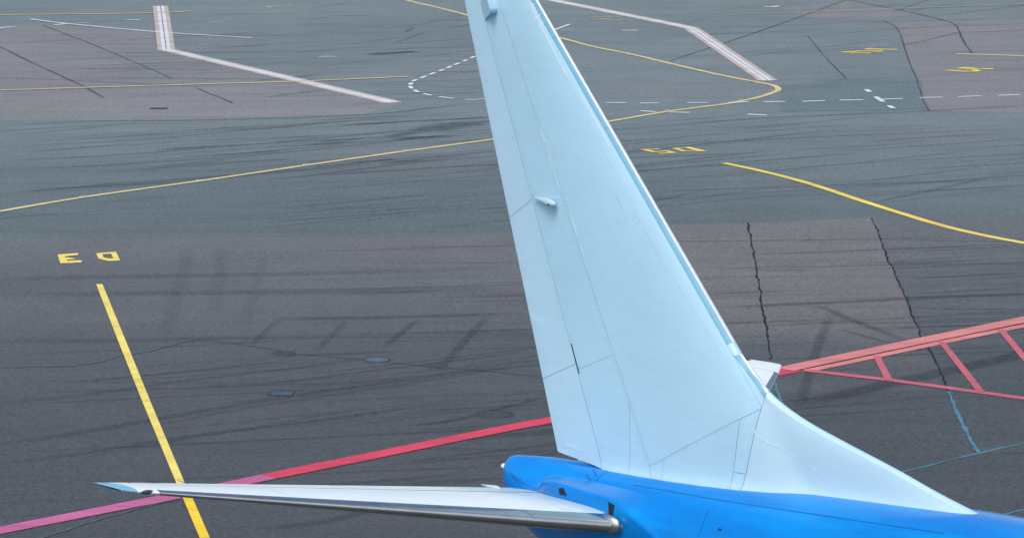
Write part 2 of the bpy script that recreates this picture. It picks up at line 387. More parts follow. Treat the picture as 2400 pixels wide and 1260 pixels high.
c9 = [(23.092, 168.629)][0]
code("yellow stand code below the short line at the right edge", c9, [([(21.836, 168.411), (22.686, 167.673), (23.134, 167.673), (23.471, 168.258)], False), ([(22.536, 169.156), (23.013, 169.641), (23.502, 169.068), (24.268, 168.892)], False), ([(22.86, 168.98), (23.272, 168.564), (23.582, 169.068)], False)], .38, "paint_yellow")
cf = [(5.581, 199.615)][0]
code("faded yellow lettering beside the drain right of the fin", cf, [([(4.647, 200.38), (6.467, 200.503)], False), ([(5.062, 199.341), (5.86, 199.341)], False), ([(4.808, 198.282), (5.015, 198.282)], False), ([(5.202, 198.222), (6.525, 198.222)], False)], .42, "paint_yellow_faded")
cg = [(-14.457, 208.862)][0]
code("faded yellow lettering at the top left of the fin", cg, [([(-15.435, 208.596), (-15.161, 208.496), (-14.927, 207.999), (-15.075, 207.603)], False), ([(-14.695, 209.23), (-14.407, 209.096)], False), ([(-14.689, 207.999), (-14.232, 207.999)], False), ([(-14.029, 209.733), (-13.79, 209.733)], False), ([(-13.852, 208.529), (-13.477, 208.596)], False)], .42, "paint_yellow_faded")

# red safety lines
line("safety_line", "faded pink stretch of the safety line at the lower left", "painted line", [(-11.305, 68.898), (-10.839, 69.378), (-9.196, 70.979), (-7.477, 72.631)], .56, "paint_pink", 0)
line("safety_line", "pink short stretch of safety line above the stabilizer", "painted line", [(-6.94, 73.163), (-6.149, 73.963), (-5.541, 74.603)], .56, "paint_pink", 0)
line("safety_line", "crimson safety line running up to the fin's trailing edge", "painted line", [(-5.541, 74.603), (-3.48, 76.634), (-1.328, 78.8), (0, 80.131), (0.944, 80.982), (3.235, 83.34), (5.545, 85.777), (7.528, 87.621)], .56, "paint_red", 0, jitter=.02)
line("safety_line", "broad salmon safety line running to the right edge", "painted line", [(7.22, 87.591), (7.994, 88.417), (10.979, 91.484), (14.74, 95.298), (16.509, 97.081)], .62, "paint_salmon", 0, z=ZM2)
line("safety_line", "thin salmon line hugging the broad safety line", "painted line", [(7.798, 87.469), (8.671, 88.325), (11.818, 91.583), (14.596, 94.342), (16.345, 96.09)], .34, "paint_salmon", 0)
line("safety_line", "rose line closing the hatched area from below", "painted line", [(7.781, 87.53), (9.961, 86.099), (11.922, 84.57), (12.995, 83.7), (14.144, 82.793)], .34, "paint_rose", 0, z=.0235)
line("hatch_bar", "shortest rose bar of the hatched area near the stabilizer tip", "painted bar", [(9.885, 89.544), (9.836, 86.128)], .19, "paint_rose", 0, z=ZM2)
line("hatch_bar", "longest whole rose bar in the middle of the hatched area", "painted bar", [(11.913, 91.683), (12.018, 84.513)], .20, "paint_rose", 0, z=ZM2)
line("hatch_bar", "rose bar of the hatched area cut by the right edge", "painted bar", [(13.839, 93.646), (13.856, 83.672)], .21, "paint_rose", 0, z=ZM2)

# cracks and joints
def crack(label, pts, w, mat="seal_black", wob=.035, n=5):
    q = run_on(smooth_path(pts, n))
    q = [(x + random.uniform(-wob, wob), y + random.uniform(-wob, wob) * 2) for x, y in q]
    ww = [w * random.uniform(.45, 1.3) for _ in q]
    o = ribbon("pavement_joint", q, ww, ZJ, mat)
    return tag(o, label, "pavement joint")
crack("jagged black joint ending behind the far stabilizer tip", [(8.138, 114.905), (8.05, 112.583), (7.932, 109.689), (7.838, 107.386), (7.708, 105.175), (7.606, 102.637), (7.492, 99.823), (7.375, 97.528), (7.301, 95.692), (7.204, 93.577), (7.137, 91.882), (6.989, 89.165)], .065)
crack("long jagged black joint crossing the salmon safety line", [(12.538, 115.945), (12.463, 113.582), (12.313, 111.118), (12.206, 109.221), (12.116, 107.386), (12.035, 105.785), (12.035, 104.572), (11.923, 102.637), (11.856, 101.01), (11.797, 99.046), (11.709, 97.528), (11.593, 95.692), (11.547, 94.272), (11.462, 92.553), (11.46, 91.749), (11.435, 89.925), (11.336, 87.743), (11.278, 85.952), (11.211, 84.74)], .058)
crack("wide sealed end of the jagged joint at right, with painted blue reflection", [(11.197, 84.627), (11.136, 83.395), (11.08, 82.306), (11.033, 80.982), (11.001, 79.953), (10.97, 78.948), (10.939, 77.968), (10.971, 77.248)], .10, "seal_reflection", .02)
crack("short sealed joint with painted blue reflection peeking out by the far stabilizer", [(6.823, 86.838), (6.822, 85.371), (6.82, 83.951), (6.797, 82.038)], .075, "seal_reflection", .02)
crack("sealed joint with painted blue reflection running from dorsal fin to right edge", [(8.542, 74.759), (8.87, 75.073), (10.958, 77.153), (12.19, 78.357), (13.154, 79.297)], .10, "seal_reflection", .015)
crack("sealed joint with painted blue reflection at the bottom right corner above the fuselage", [(10.074, 70.378), (10.549, 70.818), (11.135, 71.344), (12.003, 72.128)], .09, "seal_reflection", .015)
crack("faint blue joint in the lower left corner", [(-10.126, 68.181), (-9.849, 68.746), (-8.728, 70.617), (-7.514, 72.253)], .10, "seal_blue_pale", .03)
crack("faint bluish joint linking the manhole covers", [(-8.863, 92.216), (-7.808, 91.683), (-7.053, 91.089), (-5.813, 90.053), (-4.384, 89.354), (-3.792, 88.977), (-1.704, 87.926), (0.673, 86.838)], .09, "seal_blue_pale", .03)
crack("dark joint rising to the left of the bluish joint", [(-13.64, 87.987), (-12.292, 88.11), (-11.428, 88.479), (-10.128, 90.182), (-9.418, 91.221), (-8.851, 92.082)], .10, "seal_blue_pale", .04)
crack("straight dark joint descending from the left edge", [(-29.333, 185.966), (-27.686, 181.311), (-25.263, 174.043), (-22.398, 165.833), (-20.413, 160.11), (-19.002, 155.506)], 0.122, "seal_far", .02, 4)
crack("dark joint descending from the upper left white line", [(-27.247, 194.851), (-25.689, 190.584), (-22.38, 181.311), (-19.944, 174.043), (-18.175, 168.848), (-16.611, 163.95)], 0.094, "seal_far", .02, 4)
crack("broken dark joint below the pale yellow line", [(-15.11, 159.716), (-14.521, 158.159), (-13.196, 154.395), (-12.796, 153.119)], 0.101, "seal_far", .03, 4)
crack("dark joint crossing the right drain", [(8.167, 173.347), (10.555, 180.307), (14.71, 192.837), (21.328, 213.985), (23.584, 221.215)], 0.072, "seal_far", .02, 4)
crack("dark joint curving down to the short yellow line at right", [(21.328, 213.985), (22.814, 208.862), (24.506, 203.026), (25.38, 198.704), (25.692, 197.205), (25.761, 194.851), (25.534, 191.986), (24.796, 183.868), (24.317, 176.88)], 0.108, "seal_far", .02, 4)
crack("dark edge joint of the upper right mauve pavement", [(21.937, 198.403), (22.11, 195.434), (22.107, 192.552), (21.554, 185.174), (20.318, 170.62), (19.751, 163.127), (18.896, 153.481), (18.715, 149.93)], 0.079, "seal_far", .03, 4)
crack("short diagonal joint left of the two stand codes", [(16.58, 188.112), (16.393, 176.401), (16.381, 164.157)], 0.072, "seal_far", .02, 4)
crack("thin crack branching right from the long jagged joint", [(11.027, 90.893), (11.695, 91.55), (12.629, 92.35), (14.533, 93.923)], .05, "seal_black", .04)

# drains: kinked slot drain of two rows of slabs with pale inner kerbs and an open slot
def drain(label, legs):
    a0 = legs[0][0]
    root = tag(empty("slot_drain", (a0[0], a0[1], 0)), label, "drain")
    cache = {}
    for a, b in legs:
        dx, dy = b[0] - a[0], b[1] - a[1]; L = math.hypot(dx, dy)
        ang = math.atan2(dy, dx); n = int(L / 1.2); step = L / n
        key = round(step, 3)
        def box(nm, lx, ly, h, mat):
            bm = bmesh.new(); bmesh.ops.create_cube(bm, size=1)
            for v in bm.verts: v.co = Vector((v.co.x * lx, v.co.y * ly, (v.co.z + .5) * h))
            me = bpy.data.meshes.new(nm); bm.to_mesh(me); bm.free(); me.materials.append(M[mat]); return me
        slab, kerb = box("slab", step - .03, .25, .020, "concrete_tan"), box("kerb", step - .015, .205, .024, "concrete_pale")
        for i in range(n):
            t = (i + .5) / n
            for off, me, nm in ((-.345, slab, "slab"), (.345, slab, "slab"), (-.125, kerb, "kerb"), (.125, kerb, "kerb")):
                o = bpy.data.objects.new(nm, me); C.objects.link(o); o.parent = root
                o.location = (a[0] - a0[0] + dx * t - math.sin(ang) * off, a[1] - a0[1] + dy * t + math.cos(ang) * off, random.uniform(0, .002))
                o.rotation_euler = (0, 0, ang)
        ribbon("slot", [(a[0] - a0[0], a[1] - a0[1]), (b[0] - a0[0], b[1] - a0[1])], .95, .009, "slot_dark", 0, root)
    return root
LA = [(-21.859, 208.862), (-18.51, 179.562), (-5.437, 153.3)]
drain("kinked concrete slot drain in the upper left", [(LA[0], LA[1]), (LA[1], LA[2])])
RA = [(-1.713, 225.014), (10.288, 193.122), (12.482, 163.229)]
drain("kinked concrete slot drain in the upper right", [(RA[0], RA[1]), (RA[1], RA[2])])

# covers
def disc(rad, z, n=28): return [(rad * math.cos(2 * math.pi * i / n), rad * math.sin(2 * math.pi * i / n), z) for i in range(n)]
def manhole(label, loc, rad, lid_mat, frame_mat="cast_iron"):
    root = tag(empty("manhole_cover", (loc[0], loc[1], 0)), label, "manhole cover", "manhole covers in the apron")
    n = 28
    o, i_ = disc(rad, .014), disc(rad * .88, .022)
    b = disc(rad * 1.02, 0.0)
    root.location.z = .006
    mesh("frame", b + o + i_, [(k, (k + 1) % n, n + (k + 1) % n, n + k) for k in range(n)] + [(n + k, n + (k + 1) % n, 2 * n + (k + 1) % n, 2 * n + k) for k in range(n)], M[frame_mat], root)
    lid = mesh("lid", disc(rad * .85, .020), [tuple(range(n))], M[lid_mat], root)
    for k in (-1, 1):
        mesh("lifting_hole", [(x + k * rad * .5, y, .0225) for x, y, _ in disc(rad * .08, 0, 10)], [tuple(range(10))], M["slot_dark"], lid)
    return root
manhole("round manhole cover with a wet bluish sheen", [(-3.634, 89.04)][0], .36, "steel_worn")
manhole("dark round manhole cover on the left of the bluish joint", [(-6.215, 89.989)][0], .33, "cast_iron")
manhole("dark round manhole cover at the right of the bluish joint", [(-2.052, 88.232)][0], .34, "cast_iron")
manhole("large round slate manhole cover near the crimson line", [(-0.423, 81.718)][0], .48, "cast_iron")
gl = [(-5.899, 84.457)][0]
gr_ = tag(empty("drain_grate", (gl[0], gl[1], 0), R(-3)), "small rectangular blue steel drain grate in the dark pavement", "drain grate")
for (x, y, lx, ly) in ((0, .34, .66, .06), (0, -.34, .66, .06), (-.30, 0, .06, .62), (.30, 0, .06, .62)):
    mesh("frame_bar", [(x + sx * lx / 2, y + sy * ly / 2, z) for z in (0, .024) for sx, sy in ((-1, -1), (1, -1), (1, 1), (-1, 1))], [(0, 1, 5, 4), (1, 2, 6, 5), (2, 3, 7, 6), (3, 0, 4, 7), (4, 5, 6, 7)], M["cast_iron"], gr_)
for k in range(7):
    y = -.26 + k * .087
    mesh("grate_bar", [(sx * .27, y + sy * .032, z) for z in (0, .018) for sx, sy in ((-1, -1), (1, -1), (1, 1), (-1, 1))], [(0, 1, 5, 4), (1, 2, 6, 5), (2, 3, 7, 6), (3, 0, 4, 7), (4, 5, 6, 7)], M["steel_worn"], gr_)
lc = [(-15.935, 150.803)][0]
tag(sheet("cover_plate", [(lc[0] + x, lc[1] + y) for x, y in ((-.42, -.3), (.36, -.3), (.42, .3), (-.36, .3))], ZM, M["cast_iron"]), "dark cover plate in the mauve pavement at left", "cover plate")

# inset taxiway lights
LIGHTS = [([(-15.646, 121.485)][0], "inset taxiway light on the yellow line, nearest the left edge"), ([(-11.833, 126.07)][0], "inset taxiway light, second from the left along the lower taxi line"), ([(-8.084, 130.807)][0], "inset taxiway light, third from the left along the lower taxi line"), ([(-4.292, 135.337)][0], "inset taxiway light closest to the fin's trailing edge"),
 ([(6.954, 150.104)][0], "inset taxiway light where dashes cross the yellow line"), ([(10.55, 154.579)][0], "inset taxiway light left of the sharp bend, on its lower arm"), ([(12.251, 158.546)][0], "inset taxiway light inside the sharp bend"), ([(11.908, 161.907)][0], "inset taxiway light by the lower end of the right drain"),
 ([(9.986, 166.045)][0], "inset taxiway light, second before the bend on its upper arm"), ([(8.159, 171.294)][0], "inset taxiway light, third before the bend on its upper arm"), ([(6.296, 176.64)][0], "inset taxiway light, fourth before the bend on its upper arm"), ([(4.453, 181.311)][0], "inset taxiway light nearest the fin's leading edge"),
 ([(-4.335, 205.58)][0], "inset taxiway light left of the fin, nearer the fin"), ([(-6.07, 210.543)][0], "inset taxiway light left of the fin, farther from the fin")]
def inset_light(loc, label):
    root = tag(empty("taxiway_light", (loc[0], loc[1], 0)), label, "taxiway light", "inset lights along the taxi line")
    n = 16
    v = disc(.155, .016, n) + disc(.13, .030, n) + disc(.09, .038, n)
    mesh("housing", v, [(r * n + k, r * n + (k + 1) % n, (r + 1) * n + (k + 1) % n, (r + 1) * n + k) for r in (0, 1) for k in range(n)] + [tuple(range(2 * n, 3 * n))], M["light_alloy"], root)
    mesh("lens", [(-.05, -.120, .033), (.05, -.120, .033), (.04, -.088, .0395), (-.04, -.088, .0395)], [(0, 1, 2, 3)], M["slot_dark"], root)
for l_ in LIGHTS: inset_light(*l_)

# tyre marks
def tyre_mesh(strips):
    V, F, A = [], [], []
    for pts, w, al in strips:
        n = len(pts); base = len(V)
        for i, (x, y) in enumerate(pts):
            a, b = pts[max(0, i - 1)], pts[min(n - 1, i + 1)]
            dx, dy = b[0] - a[0], b[1] - a[1]; L = math.hypot(dx, dy) or 1
            nx, ny = -dy / L, dx / L
            t = i / (n - 1); e = min(1, t / .22, (1 - t) / .22)
            for k, s in ((-.5, 0), (-.22, 1), (.22, 1), (.5, 0)):
                V.append((x + nx * w * k, y + ny * w * k, ZT)); A.append(al * e * s)
        for i in range(n - 1):
            for k in range(3):
                q = base + i * 4 + k
                F.append((q, q + 1, q + 5, q + 4))
    return V, F, A
def tyre_obj(name, strips, z=None):
    V, F, A = tyre_mesh(strips)
    me = bpy.data.meshes.new(name); me.from_pydata(V, [], F); me.update()
    at = me.attributes.new("alpha", 'FLOAT', 'POINT'); at.data.foreach_set("value", A)
    o = link(name, me, M["tyre_rubber"])
    if z is not None: o.location.z = z
    return o
def path(s, n=6): return smooth_path(s, n)
NAMED = [
 ("long black skid mark in the grey field left of the fin", [(-7.7, 176.88), (-6.773, 177.362), (-5.667, 178.089), (-4.887, 178.578)], 1.1, .8),
 ("broad dark tyre band crossing the right foreground", [(6.96, 82.738), (8.264, 84.063), (9.994, 85.894), (12.04, 87.926), (13.932, 89.925), (15.068, 91.221)], .95, .5),
 ("dark tyre band sloping down from the right-hand joint", [(9.391, 96.933), (8.656, 92.553), (8.073, 88.665), (7.512, 84.797), (7.138, 82.306)], .36, .33),
 ("long tyre band level with the joints at right", [(6.272, 97.378), (7.56, 97.828), (10.149, 98.51), (12.783, 99.278), (15.421, 99.823), (16.5, 100.137)], .62, .42),
 ("tyre band running down to the salmon line at right", [(8.844, 97.378), (9.157, 97.378), (9.722, 95.477), (10.378, 93.577), (11.002, 91.683)], .40, .36),
 ("short tyre band beside the longer one at right", [(9.215, 93.784), (9.613, 93.164), (10.112, 92.216), (10.507, 91.484)], .30, .34),
 ("tyre band slanting towards the rightmost manhole cover", [(-0.682, 96.199), (-0.972, 94.272), (-1.359, 91.55), (-1.726, 89.102), (-1.931, 87.926)], .32, .34),
 ("tyre band slanting down left of the fin, second one", [(-2.646, 95.477), (-2.917, 94.272), (-3.224, 92.553), (-3.566, 90.568)], .32, .34),
 ("tyre band slanting down left of the fin, third one", [(-4.761, 95.19), (-4.948, 93.577), (-5.157, 91.882), (-5.417, 90.246)], .30, .26),
 ("tyre band slanting down left of the fin, leftmost one", [(-6.707, 95.477), (-6.867, 94.272), (-7.044, 92.553), (-7.215, 90.893)], .28, .22),
 ("long level tyre band left of the fin", [(-7.014, 95.477), (-5.423, 95.62), (-3.703, 95.764), (-1.733, 96.054), (0.622, 96.492)], .75, .36),
]
for lb, pts, w, al in NAMED:
    tag(tyre_obj("tyre_mark", [(path(pts), w, al)]), lb, "tyre mark", "broad tyre marks on the apron")
strips = []
def rnd_streaks(n, px0, ang, spread, lr, wr, ar, bend=.06):
    (xa, ya), (xb, yb), (xc, yc), (xd, yd) = px0           # ground quad
    for _ in range(n):
        s, t = random.random(), random.random()
        x = (xa + (xb - xa) * s) * (1 - t) + (xd + (xc - xd) * s) * t
        y = (ya + (yb - ya) * s) * (1 - t) + (yd + (yc - yd) * s) * t
        L = random.uniform(*lr); th = ang + random.gauss(0, spread); k = random.gauss(0, bend) / 6
        p = []
        for i in range(9):
            p.append((x, y)); x += math.cos(th) * L / 8; y += math.sin(th) * L / 8; th += k
        strips.append((p, random.uniform(*wr), random.uniform(*ar)))
rnd_streaks(85, [(-18.578, 113.08), (0.726, 113.08), (0.915, 143.291), (-23.428, 143.291)], R(33), .10, (3, 22), (.12, .40), (.10, .48))
rnd_streaks(30, [(-14.857, 128.975), (-0.825, 128.975), (-0.946, 148.214), (-16.654, 144.896)], R(30), .12, (2, 5), (.25, .6), (.3, .75))
rnd_streaks(45, [(3.758, 117.216), (19.133, 119.396), (23.388, 146.537), (4.576, 143.291)], R(30), .12, (4, 24), (.12, .40), (.10, .40))
rnd_streaks(28, [(-14.758, 89.291), (0.577, 89.291), (0.713, 111.118), (-18.109, 110.161)], R(6), .10, (3, 18), (.12, .5), (.08, .36))
rnd_streaks(60, [(4.43, 85.661), (14.819, 91.882), (17.835, 111.118), (5.707, 111.118)], R(8), .14, (2, 12), (.10, .4), (.08, .36))
rnd_streaks(70, [(-11.583, 69.514), (1.468, 75.389), (0.561, 86.838), (-14.461, 87.439)], R(22), .18, (3, 14), (.08, .35), (.08, .38))
rnd_streaks(60, [(-11.481, 149.93), (-1.566, 153.481), (-2.632, 207.208), (-20.266, 207.208)], R(25), .35, (2, 10), (.12, .5), (.15, .5))
rnd_streaks(60, [(4.953, 155.319), (25.672, 161.104), (33.423, 210.543), (2.632, 207.208)], R(28), .3, (3, 20), (.12, .45), (.12, .45))
rnd_streaks(50, [(-23.949, 146.537), (-6.622, 148.214), (-19.69, 186.498), (-30.799, 189.203)], R(20), .3, (3, 18), (.12, .5), (.10, .35))
for pts, w, al in (
 ([(-12.529, 77.919), (-10.777, 79.197), (-8.915, 80.982), (-5.444, 84.175), (-2.239, 86.6), (0.691, 89.165)], .55, .30), ([(-13.312, 82.956), (-10.895, 84.231), (-8.361, 86.246), (-5.679, 87.926), (-2.91, 90.182)], .45, .24),
 ([(-12.206, 75.846), (-10.008, 77.153), (-7.399, 79.297), (-4.615, 80.982), (-1.619, 83.395)], .40, .26), ([(-9.294, 79.699), (-6.819, 82.306), (-4.05, 84.627), (-1.347, 86.838), (0.744, 88.665)], .34, .26),
 ([(-2.598, 80.208), (-1.468, 80.982), (-0.32, 82.414), (0.869, 83.951)], .30, .5), ([(-5.43, 69.514), (-4.021, 70.219), (-2.79, 71.508), (-0.935, 71.92)], .5, .35),
 ([(-16.373, 102.637), (-11.949, 103.219), (-6.67, 103.722), (0.27, 104.916)], 1.1, .22), ([(-15.911, 99.667), (-10.297, 99.98), (-5.172, 100.453), (0.39, 100.93)], 1.2, .22), ([(-14.7, 91.882), (-10.685, 92.015), (-6.925, 92.553), (-2.395, 92.824)], 1.0, .18),
 ([(-10.752, 110.161), (-10.288, 103.891), (-9.988, 97.528), (-9.721, 91.882)], .6, .11), ([(-9.62, 110.161), (-9.08, 103.052), (-8.665, 96.054)], .6, .10), ([(-8.103, 108.756), (-7.77, 100.612), (-7.696, 93.233)], .5, .09),
 ([(5.926, 104.744), (7.824, 104.916), (10.827, 105.262), (15.032, 106.314)], .35, .30), ([(12.28, 102.637), (13.941, 103.219), (16.034, 103.891)], .22, .5), ([(12.08, 99.823), (13.835, 100.453), (15.897, 101.251)], .2, .45), ([(13.079, 108.296), (14.67, 108.756), (16.906, 109.689)], .2, .4),
 ([(-20.879, 131.609), (-15.432, 134.071), (-8.862, 138.68), (-0.927, 145.222)], .35, .40), ([(-20.469, 128.975), (-14.284, 131.341), (-6.98, 136.481), (-0.91, 142.502)], .4, .34), ([(-21.637, 136.481), (-15.952, 138.68), (-10.25, 143.291), (-5.638, 147.203)], .35, .35),
 ([(-22.696, 143.291), (-18.607, 145.712), (-13.068, 146.206), (-6.622, 148.214), (-3.849, 150.803), (-1.371, 153.481)], .5, .4), ([(4.362, 136.481), (8.844, 138.383), (14.361, 140.489), (22.879, 143.291)], .35, .34), ([(5.125, 143.291), (11.264, 147.036), (18.138, 149.584), (24.335, 152.578)], .35, .5), ([(4.721, 122.82), (9.53, 124.005), (14.432, 125.212), (20.237, 126.442)], .5, .28),
 ([(-3.983, 141.721), (-2.935, 143.61), (-1.85, 144.896), (-0.925, 144.896)], 2.2, .5), ([(-5.346, 139.428), (-4.336, 141.411), (-3.459, 142.502)], 1.0, .4)):
    strips.append((path(pts), w, al))
st_o = tyre_obj("tyre_marks", strips, .0012)
tag(st_o, "thin dark rubber streaks scattered over the whole apron", "tyre marks", kind="stuff")

# ------------------------------------------------------------------ the aircraft
def lerp_table(tab, x):
    if x <= tab[0][0]: return tab[0][1]
    for i in range(len(tab) - 1):
        x0, v0 = tab[i]; x1, v1 = tab[i + 1]
        if x <= x1:
            # smooth (Catmull-Rom style) interpolation
            t = (x - x0) / (x1 - x0)
            m0 = ((v1 - tab[i - 1][1]) / (x1 - tab[i - 1][0]) if i > 0 else (v1 - v0) / (x1 - x0)) * (x1 - x0)
            m1 = ((tab[i + 2][1] - v0) / (tab[i + 2][0] - x0) if i + 2 < len(tab) else (v1 - v0) / (x1 - x0)) * (x1 - x0)
            t2, t3 = t * t, t * t * t
            return (2*t3 - 3*t2 + 1) * v0 + (t3 - 2*t2 + t) * m0 + (-2*t3 + 3*t2) * v1 + (t3 - t2) * m1
    return tab[-1][1]
# fuselage, x metres forward of the tail cone's end: crown height, belly height, half width
CROWN = [(-.07,5.16),(-.055,5.22),(-.02,5.29),(.06,5.335),(.3,5.37),(.7,5.415),(1.2,5.45),(2.0,5.475),(2.4,5.505),(5.0,5.70),(7.35,5.86),(9.35,5.968),(10.2,5.99),(13,6.02),(16,6.02),(31,6.02),(34,5.75),(36,5.1),(37.5,4.2),(38,3.75)]
BELLY = [(-.07,4.96),(-.055,4.86),(-.02,4.76),(.06,4.62),(.3,4.35),(.7,4.12),(1.2,3.95),(2.0,3.75),(2.4,3.66),(5.0,3.12),(7.35,2.66),(9.35,2.3),(10.2,2.17),(13,1.92),(16,1.9),(31,1.9),(34,2.05),(36,2.4),(37.5,3.1),(38,3.6)]
HALFW = [(-.07,.06),(-.055,.12),(-.02,.17),(.06,.22),(.3,.30),(.7,.40),(1.2,.52),(2.0,.70),(2.4,.78),(5.0,1.22),(7.35,1.53),(9.35,1.72),(10.2,1.78),(13,1.88),(16,1.88),(31,1.88),(34,1.62),(36,1.15),(37.5,.5),(38,.12)]
def fus_point(x, phi):
    """point of the skin: phi 0 = crown, positive towards starboard (radians)"""
    zt, zb, w = lerp_table(CROWN, x), lerp_table(BELLY, x), lerp_table(HALFW, x)
    zc, h = zt - (zt - zb) * .47, 0
    c, s = math.cos(phi), math.sin(phi)
    z = zc + (zt - zc) * c if c > 0 else zc + (zc - zb) * c
    return (x, -w * s, z)      # local y points to port

plane = empty("airliner", (-0.0069, 52.3069, 0), -0.81211)
tag(plane, "blue airliner with a pale blue tail fin and white stabilizers", "airplane")

def build_fuselage():
    xs = [-.07, -.055, -.04, -.02, .02, .06, .12, .2, .3] + [.3 + .1 * i for i in range(1, 60)]
    x = xs[-1]
    while x < 31: x += .8; xs.append(x)
    xs += [33, 34, 35, 36, 36.8, 37.5, 37.8, 38]
    n = 72; V = []; F = []
    for x in xs:
        for k in range(n): V.append(fus_point(x, 2 * math.pi * k / n))
    for i in range(len(xs) - 1):
        for k in range(n):
            F.append((i * n + k, i * n + (k + 1) % n, (i + 1) * n + (k + 1) % n, (i + 1) * n + k))
    F.append(tuple(range(n))[::-1]); F.append(tuple(range((len(xs) - 1) * n, len(xs) * n)))
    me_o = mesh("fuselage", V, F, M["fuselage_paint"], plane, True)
    bm = bmesh.new(); bm.from_mesh(me_o.data); bmesh.ops.recalc_face_normals(bm, faces=bm.faces); bm.to_mesh(me_o.data); bm.free()
    return me_o
fuselage = build_fuselage()
def fus_normal(x, ph):
    a, b = Vector(fus_point(x + .01, ph)) - Vector(fus_point(x - .01, ph)), Vector(fus_point(x, ph + .01)) - Vector(fus_point(x, ph - .01))
    nrm = a.cross(b).normalized(); c = Vector(fus_point(x, ph)) - Vector((x, 0, (lerp_table(CROWN, x) + lerp_table(BELLY, x)) / 2))
    return nrm if nrm.dot(c) > 0 else -nrm
def fus_strip(name, xp, w, mat, parent=fuselage, lift=.004, n=8):
    q = []
    for (x0, p0), (x1, p1) in zip(xp, xp[1:]):
        for i in range(n): q.append((x0 + (x1 - x0) * i / n, p0 + (p1 - p0) * i / n))
    q.append(xp[-1]); P = [Vector(fus_point(*c)) for c in q]; V = []
    for i, c in enumerate(q):
        t = (P[min(i + 1, len(P) - 1)] - P[max(i - 1, 0)]).normalized(); nr = fus_normal(*c); s = t.cross(nr).normalized()
        V += [P[i] + nr * lift + s * w / 2, P[i] + nr * lift - s * w / 2]
    F = [(2 * i, 2 * i + 1, 2 * i + 3, 2 * i + 2) for i in range(len(P) - 1)]
    return mesh(name, V, F, M[mat], parent)
fus_strip("seam", [(3.165, 0.524), (5.115, 0.524), (7.35, 0.48), (9.39, 0.436)], .012, "seam_blue")
fus_strip("seam", [(2.22, 0.829), (2.34, 0.567), (2.325, 0.175)], .010, "seam_blue")
fus_strip("mark", [(2.025, 0.262), (2.265, 0.48)], .028, "seam_blue")
fus_strip("mark", [(2.01, 0.48), (2.22, 0.611)], .028, "seam_blue")
fus_strip("mark", [(2.025, 0.698), (2.22, 0.785)], .014, "seam_blue")
fus_strip("seam", [(5.04, 0.698), (5.085, 0.873), (5.115, 1.047)], .010, "seam_blue")
fus_strip("mark", [(5.445, 0.916), (5.52, 0.916)], .03, "gap_black")

# --- vertical fin: a dark core carries skin panels, leading edge segments and the rudder
def naca(x):
    x = max(0.0, min(1.0, x))
    return 5 * (.2969 * math.sqrt(x) - .126 * x - .3516 * x * x + .2843 * x**3 - .1020 * x**4)
FIN_TE = lambda z: 1.06 - (z - 5.53) * .3075
FIN_LE = lambda z: .58 + (12.59 - z) * .8745
DORSAL = [(5.29, 7.20), (5.72, 6.99), (6.3, 6.78), (7.12, 6.56), (7.92, 6.36), (8.7, 6.14), (9.35, 5.98), (9.8, 5.87), (10.3, 5.75)]
def LE_ALL(z):
    if z >= 7.62: return FIN_LE(z)
    tab = [(5.75, 10.3), (5.87, 9.8), (5.98, 9.35), (6.14, 8.7), (6.36, 7.92), (6.56, 7.12), (6.78, 6.3), (6.99, 5.75), (7.20, 5.40), (7.45, 5.13), (7.62, FIN_LE(7.62))]
    return lerp_table(tab, z)
def fin_half(x, z):
    c = FIN_LE(z) - FIN_TE(z)
    hf = .098 * c * naca((FIN_LE(z) - x) / c) if x < FIN_LE(z) else 0.0
    hf = max(hf, .006)
    if z < 7.62:
        s = max(0.0, LE_ALL(z) - x)
        hd = .075 * math.sqrt(min(1.0, s / .12)) if s < .12 else .075 + .055 * (1 - math.exp(-(s - .12) / .8))
        hd *= min(1.0, (7.62 - z) / .35 + .35) * max(0.0, min(1.0, (x - 3.6) / 1.4))
        m = max(hf, hd)
        hf = m + .02 * math.exp(-abs(hf - hd) / .03) * min(1, s / .3)
    # flare into the crown of the fuselage
    d = z - (lerp_table(CROWN, max(x, 0)) - .02)
    s2 = min(1.0, max(0.0, LE_ALL(z) - x) / .5)
    hf += .05 * math.exp(-max(d, -.05) / .10) * s2 * (0 if x < 1.9 else min(1, (x - 1.9) / .4))
    return hf

def half_planes_cut(bm, hps, gap):
    for (p, q) in hps:
        p, q = Vector((p[0], 0, p[1])), Vector((q[0], 0, q[1]))
        d = (q - p).normalized(); nrm = Vector((-d.z, 0, d.x))     # left of p->q is kept
        geom = bm.verts[:] + bm.edges[:] + bm.faces[:]
        bmesh.ops.bisect_plane(bm, geom=geom, plane_co=p + nrm * gap / 2, plane_no=-nrm, clear_outer=True, dist=1e-5)

def fin_grid(zmin, zmax, nz, u0, u1, nu, le, te):
    bm = bmesh.new(); rows = []
    for i in range(nz + 1):
        z = zmin + (zmax - zmin) * i / nz; row = []
        for j in range(nu + 1):
            u = u0 + (u1 - u0) * j / nu
            u = u * u if u0 == 0 else u
            row.append(bm.verts.new((le(z) + (te(z) - le(z)) * u, 0, z)))
        rows.append(row)
    for i in range(nz):
        for j in range(nu): bm.faces.new((rows[i][j], rows[i][j + 1], rows[i + 1][j + 1], rows[i + 1][j]))
    return bm

